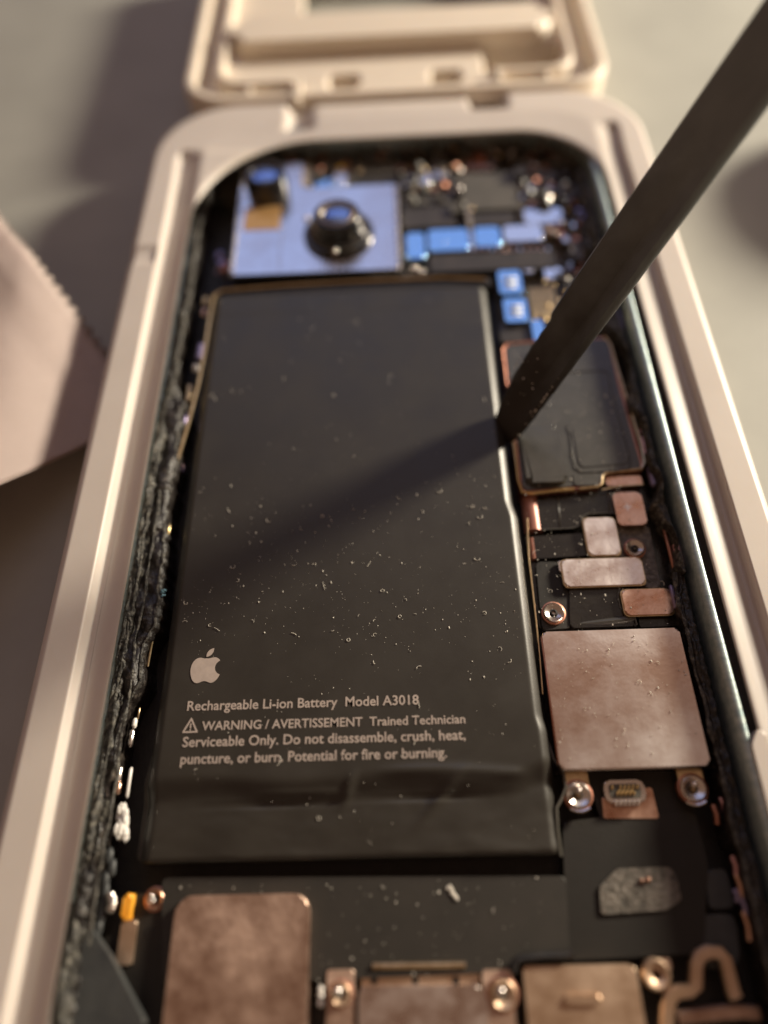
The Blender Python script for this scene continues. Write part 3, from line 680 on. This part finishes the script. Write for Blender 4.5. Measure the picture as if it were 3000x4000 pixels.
piece('connector_cover', 1130, 574, 1152, 588, -.14, 'steel', .03)
piece('connector_cover', 898, 364, 930, 396, -.14, 'pale_cover', .04)
piece('connector_cover', 680, 388, 722, 420, -.10, 'blue_cover', .05)
piece('connector_cover', 722, 366, 748, 400, -.10, 'pale_cover', .05)
piece('connector_cover', 1000, 348, 1062, 366, -.14, 'copper_plate', .03)
piece('chip', 990, 372, 1118, 452, -.14, 'chip_grey', .02, .14)
piece('chip', 870, 415, 982, 490, -.16, 'chip_dark', .03)
piece('chip', 760, 385, 862, 402, -.16, 'chip_dark', .02)
piece('chip', 1010, 455, 1112, 486, -.18, 'chip_dark', .02)
piece('chip', 930, 545, 1200, 582, -.12, 'chip_dark', .03, .2)
piece('chip', 1120, 418, 1200, 448, -.2, 'chip_dark', .02)
piece('chip', 1185, 340, 1230, 385, -.16, 'chip_dark', .02)
piece('chip', 1080, 696, 1145, 738, -.2, 'chip_dark', .02)
piece('chip', 1200, 610, 1290, 700, -.2, 'chip_dark', .02)
for (xa, ya, xb, yb, m) in ((628, 345, 645, 385, 'pale_cover'), (650, 356, 668, 372, 'blue_cover'), (690, 352, 706, 366, 'pale_cover'), (800, 330, 822, 342, 'chip_grey'), (865, 372, 885, 396, 'chip_grey'), (935, 366, 958, 384, 'steel'), (1122, 358, 1142, 376, 'chip_grey'), (1146, 352, 1160, 362, 'tan_plate'), (1140, 402, 1156, 414, 'steel'),
                        (1205, 420, 1226, 440, 'chip_grey'), (1232, 400, 1250, 425, 'chip_dark'), (1228, 470, 1240, 492, 'pale_cover'), (1180, 488, 1196, 500, 'tan_plate'), (1246, 450, 1262, 470, 'purple_metal'), (980, 352, 994, 362, 'gold'), (905, 425, 925, 440, 'chip_grey'), (940, 425, 965, 436, 'chip_grey'), (1215, 505, 1228, 522, 'steel'), (1240, 520, 1256, 560, 'chip_grey'), (1262, 500, 1276, 530, 'chip_grey'), (1060, 346, 1074, 356, 'pale_cover')):
    piece('chip', xa, ya, xb, yb, -.12, m, .015)
piece('chip', 755, 350, 860, 378, -.14, 'chip_grey', .02)
for px, py, r, m in ((1165, 385, .075, 'steel'), (735, 362, .10, 'yellow_resin'), (776, 368, .07, 'dull_gold'), (828, 318, .08, 'steel'), (1105, 330, .08, 'steel'), (1078, 335, .06, 'gold'), (897, 578, .07, 'steel'), (912, 585, .06, 'steel'),
                    (1200, 505, .07, 'steel'), (1215, 498, .06, 'pink_metal'), (1190, 398, .05, 'copper_plate'), (1225, 452, .06, 'gold'), (1300, 485, .06, 'gold'), (955, 372, .06, 'steel'), (1130, 400, .05, 'dull_gold'), (1018, 450, .05, 'dull_gold'), (1085, 600, .03, 'steel'), (960, 525, .03, 'steel'), (1092, 540, .04, 'copper_plate')):
    x, y = at(px, py, -.12); bm = bmesh.new(); add_blob(bm, (x, y, -.13), r*.72, 2, (1, 1, .8)); link('solder_ball', bm, m, phone, smooth=True)
piece('pin', 1008, 450, 1018, 490, -.10, 'dull_gold', .02)
piece('pin', 655, 350, 672, 400, -.05, 'dull_gold', .03)
piece('pin', 1016, 496, 1023, 540, -.12, 'steel', .01)
# gold strips of the large edge connector
k = 0
pin0 = None
for i in range(9):
    xx, yy = at(1148+i*6.5, 652, -.12); L = .62
    if pin0 is None:
        pin0 = slab('contact_strip', rect(xx-.012, yy-L/2, xx+.012, yy+L/2), -.2, -.12, 'dull_gold', phone, r=.01, bev=.005, seg=1); p0 = (xx, yy)
    else: copy_part(pin0, xx-p0[0], 0)
# crowd of tiny parts too small to pick apart
def scatter(name, m, n, boxes, zr, smin, smax):
    bm = bmesh.new()
    for i in range(n):
        xa, ya, xb, yb = random.choice(boxes)
        px, py = random.uniform(xa, xb), random.uniform(ya, yb); z = random.uniform(*zr)
        x, y = at(px, py, z); a = random.uniform(smin, smax); b = a*random.uniform(.5, 1.8)
        if random.random() < .4: add_blob(bm, (x, y, z), a*.6, 1)
        else: add_slab(bm, rect(x-a/2, y-b/2, x+a/2, y+b/2), z-.1, z)
    return link(name, bm, m, phone, smooth=False, kind='stuff')
TOPB = [(470, 318, 900, 352), (900, 300, 1240, 350), (640, 340, 760, 400), (1120, 340, 1270, 420), (1200, 400, 1300, 520), (860, 360, 1000, 410), (1215, 480, 1320, 620), (1120, 350, 1190, 440)]
for px in range(882, 1000, 13):
    piece('capacitor', px, 404, px+6, 412, -.16, 'tan_plate' if px % 2 else 'chip_grey', .008, .1)
for py in range(360, 470, 12):
    piece('capacitor', 1124, py, 1134, py+6, -.14, 'dull_gold' if py % 5 else 'steel', .008, .1)
for px in range(940, 1195, 15):
    piece('capacitor', px, 534, px+7, 540, -.13, 'copper_plate' if px % 4 else 'steel', .008, .1)
scatter('tiny_components', 'steel', 110, TOPB, (-.22, -.06), .03, .09)
scatter('tiny_components', 'dull_gold', 150, TOPB + [(1140, 600, 1230, 700)], (-.22, -.08), .03, .09)
scatter('tiny_components', 'chip_grey', 190, TOPB + [(870, 410, 1000, 480)], (-.24, -.08), .05, .16)
scatter('tiny_components', 'copper', 110, TOPB, (-.24, -.08), .04, .12)
scatter('tiny_components', 'chip_dark', 120, TOPB + [(1200, 560, 1320, 720)], (-.2, -.04), .06, .2)
scatter('tiny_components', 'purple_metal', 24, [(1215, 560, 1330, 720), (470, 540, 510, 600), (360, 880, 400, 1020)], (-.24, -.1), .04, .12)

# ------------------------------------------------------------------ battery
bat = thing('battery', 'flat black battery with pale printed warning text and fruit logo', 'battery', (0, 0, -.44))
BX, BY = 2.10, 3.92
def side_shift(y):          # the right side swells out in its lower half
    return .045*smooth01(-.15, .15, -y) + .03*smooth01(2.55, 2.75, -y)
def bat_z(x, y, ex, ey):
    z = 0.0
    d = min(BX + side_shift(y) - x, x + BX)
    r = .075
    def drop(d, r): return 0 if d > r else r - math.sqrt(max(0, r*r-(r-d)**2))
    z -= drop(d, .05)*.9 + ((.058*smooth01(0, 1, 1-d/.12)) if d < .12 else 0)
    z -= drop(min(BY-y, y+BY), .06)*.8
    # sunken sealed end near the viewer
    yl = -3.12 + .035*math.sin(x*3.1) + .10*smooth01(1.7, 2.05, x)
    s = smooth01(0, .26, yl-y)
    z -= .085*s
    # crumples along the fold
    z += .045*math.exp(-((x-.02-.35*(y+3.3))/.05)**2)*math.exp(-((y+3.28)/.12)**2)
    z += .04*math.exp(-((x-1.0-.9*(y+3.35))/.07)**2)*math.exp(-((y+3.36)/.2)**2)
    z -= .022*math.exp(-((y+3.38-.02*x)/.012)**2)*(1-smooth01(1.7, 1.9, abs(x)))
    z += .020*math.exp(-((y+3.14-.04*math.sin(x*2))/.045)**2)*smooth01(.15, .7, x)*(1-smooth01(1.75, 1.95, x))
    z += .020*math.exp(-((y+3.30)/.03)**2)*smooth01(-1.2, -.6, x)*(1-smooth01(-.1, .1, x))
    z += .012*fbm(x*1.2, y*3, 4.4)*smooth01(2.95, 3.3, -y)
    z += .0035*fbm(x*.7, y*.6, 8.1)
    # faint stepped panels of the wrap at the far end
    z += .004*smooth01(3.5, 3.52, y)*(1 if (.2 < x < 1.5 or x < -.6) else 0)
    return z
bm = bmesh.new()
def axis(n, h, e=.09):
    a = []
    for k in range(10): a.append(-h + e*(k/10)**1.3)
    for k in range(n+1): a.append(-h+e + (2*h-2*e)*k/n)
    for k in range(9, -1, -1): a.append(h - e*(k/10)**1.3)
    return a
AX, AY = axis(110, 1.0, .075), axis(230, BY, .09)
g = []
for y in AY:
    row = []
    for ux in AX:
        l = -BX - .05*smooth01(2.7, 3.3, -y); rgt = BX + side_shift(y)
        # round the corners in plan
        cxr = .10; t = BY-abs(y)
        cut = (cxr - math.sqrt(max(0, cxr*cxr-(cxr-t)**2))) if t < cxr else 0
        l += cut; rgt -= cut
        x = l + (rgt-l)*(ux+1)/2
        row.append(bm.verts.new((x, y, bat_z(max(-BX, min(x, BX+side_shift(y))), y, 0, 0))))
    g.append(row)
for a, b in zip(g, g[1:]):
    for i in range(len(a)-1): bm.faces.new((a[i], a[i+1], b[i+1], b[i]))
# sides
loop = g[0] + [r[-1] for r in g[1:]] + g[-1][-2::-1] + [r[0] for r in g[-2:0:-1]]
low = [bm.verts.new((v.co.x, v.co.y, -.42)) for v in loop]
n = len(loop)
for i in range(n): bm.faces.new((loop[i], loop[i-1], low[i-1], low[i]))
bm.faces.new(low[::-1])
bmesh.ops.recalc_face_normals(bm, faces=bm.faces)
link('battery_body', bm, 'battery_wrap', bat, smooth=True)
# lower wrap strip at the near end, edge of the tape

def text(body, xa, xb, y, m='print_ink', z=.0055):
    cu = bpy.data.curves.new('printed_line', 'FONT'); cu.body = body; cu.offset = .015; cu.size = 1; cu.resolution_u = 3
    t = bpy.data.objects.new('tmp', cu); col.objects.link(t)
    bpy.context.view_layer.update()
    me = bpy.data.meshes.new_from_object(t.evaluated_get(bpy.context.evaluated_depsgraph_get()))
    bpy.data.objects.remove(t)
    xs = [v.co.x for v in me.vertices]; w0, w1 = min(xs), max(xs); s = (xb-xa)/(w1-w0)
    for v in me.vertices: v.co = Vector(((v.co.x-w0)*s, v.co.y*s*1.0, 0))
    me.name = 'printed_line'; me.materials.clear(); me.materials.append(MATS[m])
    o = bpy.data.objects.new('printed_line', me); col.objects.link(o); o.parent = bat
    o.location = Vector((xa, y, z)) - WORLD[bat.name]
    return o
text('Rechargeable Li-ion Battery  Model A3018', -1.75, .80, -2.425)
text('WARNING / AVERTISSEMENT  Trained Technician', -1.565, 1.29, -2.64)
text('Serviceable Only. Do not disassemble, crush, heat,', -1.755, 1.28, -2.81)
text('puncture, or burn. Potential for fire or burning.', -1.755, 1.07, -2.985)
# warning triangle
def flat(name, polys, z, m, parent, r=0.0):
    bm = bmesh.new()
    for P in polys: add_slab(bm, rpoly(P, r, 4) if r else P, z-.003, z)
    return link(name, bm, m, parent)
def strip(pts, wd, closed=True):
    out = []; n = len(pts)
    for i in range(n if closed else n-1):
        a, b = Vector(pts[i]), Vector(pts[(i+1) % n]); d = (b-a).normalized(); q = Vector((-d.y, d.x))*wd/2; a = a-d*wd*.4; b = b+d*wd*.4
        out.append([tuple(a+q), tuple(b+q), tuple(b-q), tuple(a-q)])
    return out
tri = [(-1.765, -2.655), (-1.615, -2.655), (-1.69, -2.515)]
bm = bmesh.new()
for k, P in enumerate(strip(tri, .017)): add_slab(bm, P, .002, .0055+.0003*k)
add_slab(bm, rect(-1.697, -2.615, -1.683, -2.565), .002, .0062); add_slab(bm, rect(-1.697, -2.638, -1.683, -2.624), .002, .0062)
link('warning_triangle', bm, 'print_ink', bat)
# fruit emblem: body with bite, leaf
def cubic(p0, p1, p2, p3, n=9):
    return [tuple((1-t)**3*Vector(p0)+3*(1-t)**2*t*Vector(p1)+3*(1-t)*t*t*Vector(p2)+t**3*Vector(p3)) for t in [k/n for k in range(n)]]
A = []
A += cubic((.50, .735), (.60, .70), (.72, .80), (.84, .74))       # right shoulder
A += cubic((.84, .74), (.89, .715), (.92, .69), (.94, .655))
A += cubic((.94, .655), (.74, .56), (.74, .31), (.965, .225))      # bite
A += cubic((.965, .225), (.93, .12), (.84, .0), (.74, -.02))
A += cubic((.74, -.02), (.65, -.03), (.60, .035), (.50, .035))
A += cubic((.50, .035), (.40, .035), (.35, -.03), (.26, -.02))
A += cubic((.26, -.02), (.10, .0), (.02, .28), (.03, .42))
A += cubic((.03, .42), (.04, .66), (.20, .78), (.33, .755))
A += cubic((.33, .755), (.40, .745), (.45, .715), (.50, .735))
Lf = cubic((.49, .78), (.47, .93), (.58, 1.03), (.71, 1.05)) + cubic((.71, 1.05), (.72, .90), (.62, .78), (.49, .78))
sx, sy = .36, .375
ax, ay = -1.775, -2.115
bm = bmesh.new()
for P in (A, Lf):
    add_slab(bm, [(ax+p[0]*sx, ay+p[1]*sy) for p in P], .002, .0056)
link('fruit_emblem', bm, 'print_ink', bat)

# ------------------------------------------------------------------ spudger
sp = thing('spudger', 'flat black plastic prying tool wedged in beside the battery, slanting out of view', 'pry tool', (2.12, 1.22, -.02))
A0 = Vector((2.045, 1.26, -.10)); ax_ = Vector((.468, .288, .835)).normalized()
wv = Vector((.568, -.822, -.035)); wv = (wv - ax_*wv.dot(ax_)).normalized(); nv = ax_.cross(wv).normalized()
if nv.dot(CAM-A0) < 0: nv = -nv
st = [(-.06, .10, .22, .010), (.12, .16, .29, .03), (.3, .22, .31, .05), (.7, .28, .315, .075), (1.0, .295, .318, .09), (1.60, .30, .318, .10), (1.66, .335, .318, .105), (2.4, .335, .325, .11), (4, .335, .33, .11), (7, .335, .33, .11), (13, .335, .33, .11)]
S = []
for (a, b) in zip(st, st[1:]):
    n = max(2, int((b[0]-a[0])/.06)) if a[0] < 2.4 else 10
    for k in range(n):
        t = k/n; S.append(tuple(a[i]+(b[i]-a[i])*t for i in range(4)))
S.append(st[-1])
bm = bmesh.new(); rings = []
for (t, wl, wr, th) in S:
    c = A0 + ax_*t
    jl = .014*fbm(t*9, 2.2)*(1 if t < 2 else .15); jr = .010*fbm(t*9, 7.2)*(1 if t < 2 else .15)
    gv = th*.75*(1-smooth01(2.2, 4.5, t))*smooth01(.1, .6, t)           # worn hollow in the face near the tip
    P = [(-wl-jl, 0), (-wl-jl+.018, th*.55), (-wl+.055, th*.97), (-wl*.4, th), (0, th-gv*.3), (wr*.25, th-gv), (wr*.6, th-gv*.6), (wr-.05, th*.97), (wr+jr-.016, th*.5), (wr+jr, 0), (wr-.02, -th*.7), (wr-.08, -th), (-wl+.08, -th), (-wl+.02, -th*.7)]
    rings.append([bm.verts.new(c + wv*p[0] + nv*(p[1] + .004*fbm(t*5, p[0]*9, 3))) for p in P])
for a, b in zip(rings, rings[1:]):
    for i in range(len(a)): bm.faces.new((a[i-1], a[i], b[i], b[i-1]))
bm.faces.new(rings[0]); bm.faces.new(rings[-1][::-1])
bmesh.ops.recalc_face_normals(bm, faces=bm.faces)
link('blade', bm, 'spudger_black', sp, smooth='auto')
bm = bmesh.new()
for i in range(46):
    t = random.choice((random.uniform(.15, 1.2), random.uniform(.6, 1.0)))
    s = random.choice((-.30, .29, random.uniform(-.28, .28)))
    p = A0 + ax_*t + wv*s + nv*(.035+.06*min(1, t))
    add_blob(bm, p, random.uniform(.004, .014), 1, (1, random.uniform(.6, 2), 1.4), .4)
link('plastic_burr', bm, 'flake', sp, kind='stuff')

# ------------------------------------------------------------------ packet on the left
pk = thing('paper_packet', 'pale pink paper packet with zigzag cut edge lying left of the case', 'packet', (-5.2, 3.2, TZ))
E0 = Vector((-5.60, 5.50)); E1 = Vector((-3.02, 2.32))         # zigzag edge, from far left to the case
d1 = (E1-E0).normalized(); d2 = Vector((-.62, -.785))          # across the packet, towards the lower left
Lz = (E1-E0).length; Wd = 5.6
C0 = Vector((-3.62, 1.62)); C1 = Vector((-4.62, .58))
def packet_layer(name, dz, zig):
    bm = bmesh.new(); rows = []; NU, NV = 560, 26
    for i in range(NU+1):
        u = -1.6 + (4.10+1.6)*i/NU
        row = []
        for j in range(NV+1):
            v = Wd*j/NV
            p = E0 + d1*u + d2*v
            if j == 0 and zig: p = p + d2*(.14*(abs(((u/.18) % 1)-.5)*2))
            x = p.x; lim = -3.47 + 0.0
            dist = max(0, lim - x)
            if x > lim: x = lim
            z = -.36 + .82*smooth01(-.1, 1.5, dist) + .05*fbm(p.x*.5, p.y*.5, 2.0)*smooth01(.2, 1, dist)
            z += .06*math.exp(-((v-.55)/.10)**2)*smooth01(-1, 1.2, dist) * (1 - smooth01(2.4, 3.2, u))
            z += .05*math.exp(-((v-.32-.1*u)/.14)**2)
            z += .12*math.exp(-((u+.2)/.3)**2 - ((v-.45)/.3)**2)
            row.append(bm.verts.new((x, p.y, max(TZ+.02, z+dz))))
        rows.append(row)
    for a, b in zip(rows, rows[1:]):
        for k in range(NV): bm.faces.new((a[k], a[k+1], b[k+1], b[k]))
    bmesh.ops.solidify(bm, geom=bm.faces, thickness=.012)
    return link(name, bm, 'packet_paper', pk, smooth=True)
packet_layer('front_sheet', 0, True)
packet_layer('rear_sheet', -.05, True)

# ------------------------------------------------------------------ unseen round object, added for the shadow it casts into view
tr = thing('shadow_roll', 'unseen brown roll shape right of the view, added to cast a shadow', 'shadow caster', (10.9, 7.6, TZ))
lathe('shadow_roll_body', 10.9, 7.6, [(1.0, TZ+.003), (1.7, TZ+.003), (1.72, TZ+.05), (1.72, TZ+1.45), (1.70, TZ+1.5), (1.0, TZ+1.5)], 'shadow_roll_brown', tr, n=64)
lathe('shadow_roll_core', 10.9, 7.6, [(.99, TZ+.002), (.88, TZ+.002), (.88, TZ+1.5), (.99, TZ+1.503)], 'shadow_roll_tan', tr, n=64)

# ------------------------------------------------------------------ dust and lint
def dust(name, label, n, region, zf, smin, smax, seed, fibres, dens):
    random.seed(seed); bm = bmesh.new(); c = 0
    while c < n:
        x = random.uniform(region[0], region[2]); y = random.uniform(region[1], region[3])
        if random.random() > dens(x, y): continue
        c += 1
        s = smin*(smax/smin)**(random.random()**3.2)
        add_blob(bm, (x, y, zf(x, y)+s*.5), s, 1 if s < .012 else 2, (1, random.uniform(.5, 2.0), .7), .45)
    for i in range(fibres):
        while True:
            x = random.uniform(region[0], region[2]); y = random.uniform(region[1], region[3])
            if random.random() < dens(x, y): break
        a = random.uniform(0, 6.28); p = Vector((x, y, zf(x, y)+.008)); pts = [p]; cv = random.uniform(-1.2, 1.2)
        for k in range(random.randint(3, 9)):
            a += cv*.6 + random.uniform(-.3, .3); p = p + Vector((math.cos(a), math.sin(a), 0))*.012
            pts.append(p)
        add_tube(bm, pts, random.uniform(.0018, .0036), 4)
    o = link(name, bm, 'dust', None, kind='stuff'); o['label'] = label; o['category'] = 'dust'
    return o
dust('dust_specks', 'pale dust specks and lint scattered over the black battery', 950, (-2.0, -3.8, 2.0, 3.8), lambda x, y: bat_z(x, y, 0, 0),
     .0018, .0085, 3, 60, lambda x, y: (.2 + .8*math.exp(-((y+.9)/1.5)**2)*(1 if y > -3.1 else .4))*smooth01(-.55, .35, fbm(x*1.3, y*1.3, 2.2)+.12*x))
dust('dust_specks', 'pale dust specks on the metal covers right of the battery', 620, (2.25, -3.1, 3.75, 2.6), lambda x, y: (ZL+.002) if y < -1.72 else (ZP if y < .1 else ZB+.03),
     .003, .011, 5, 16, lambda x, y: .7)
dust('dust_specks', 'sparse dust specks on the dark sheets at the lower edge', 150, (-1.7, -5.0, 2.0, -4.1), lambda x, y: -.2, .003, .010, 9, 4, lambda x, y: .8)
bm = bmesh.new(); random.seed(4)
x, y = at(355, 1283, -.05)
for i in range(14): add_blob(bm, (x+random.uniform(-.03, .03), y+random.uniform(-.04, .04), -.03+random.uniform(-.02, .03)), .012, 1, (1, 1, 1), .4)
o = link('lint_tuft', bm, 'blue_fuzz'); o['label'] = 'tiny pale blue lint tuft left of the battery'; o['category'] = 'lint'
x, y = at(970, 1915, -.17); bm = bmesh.new()
for i in range(10): add_blob(bm, (x+random.uniform(-.02, .02)+i*.006, y-i*.012, -.19), .016, 1, (1, 1.6, .5), .4)
o = link('lint_tuft', bm, 'dust'); o['label'] = 'whitish lint smear just below the battery'; o['category'] = 'lint'
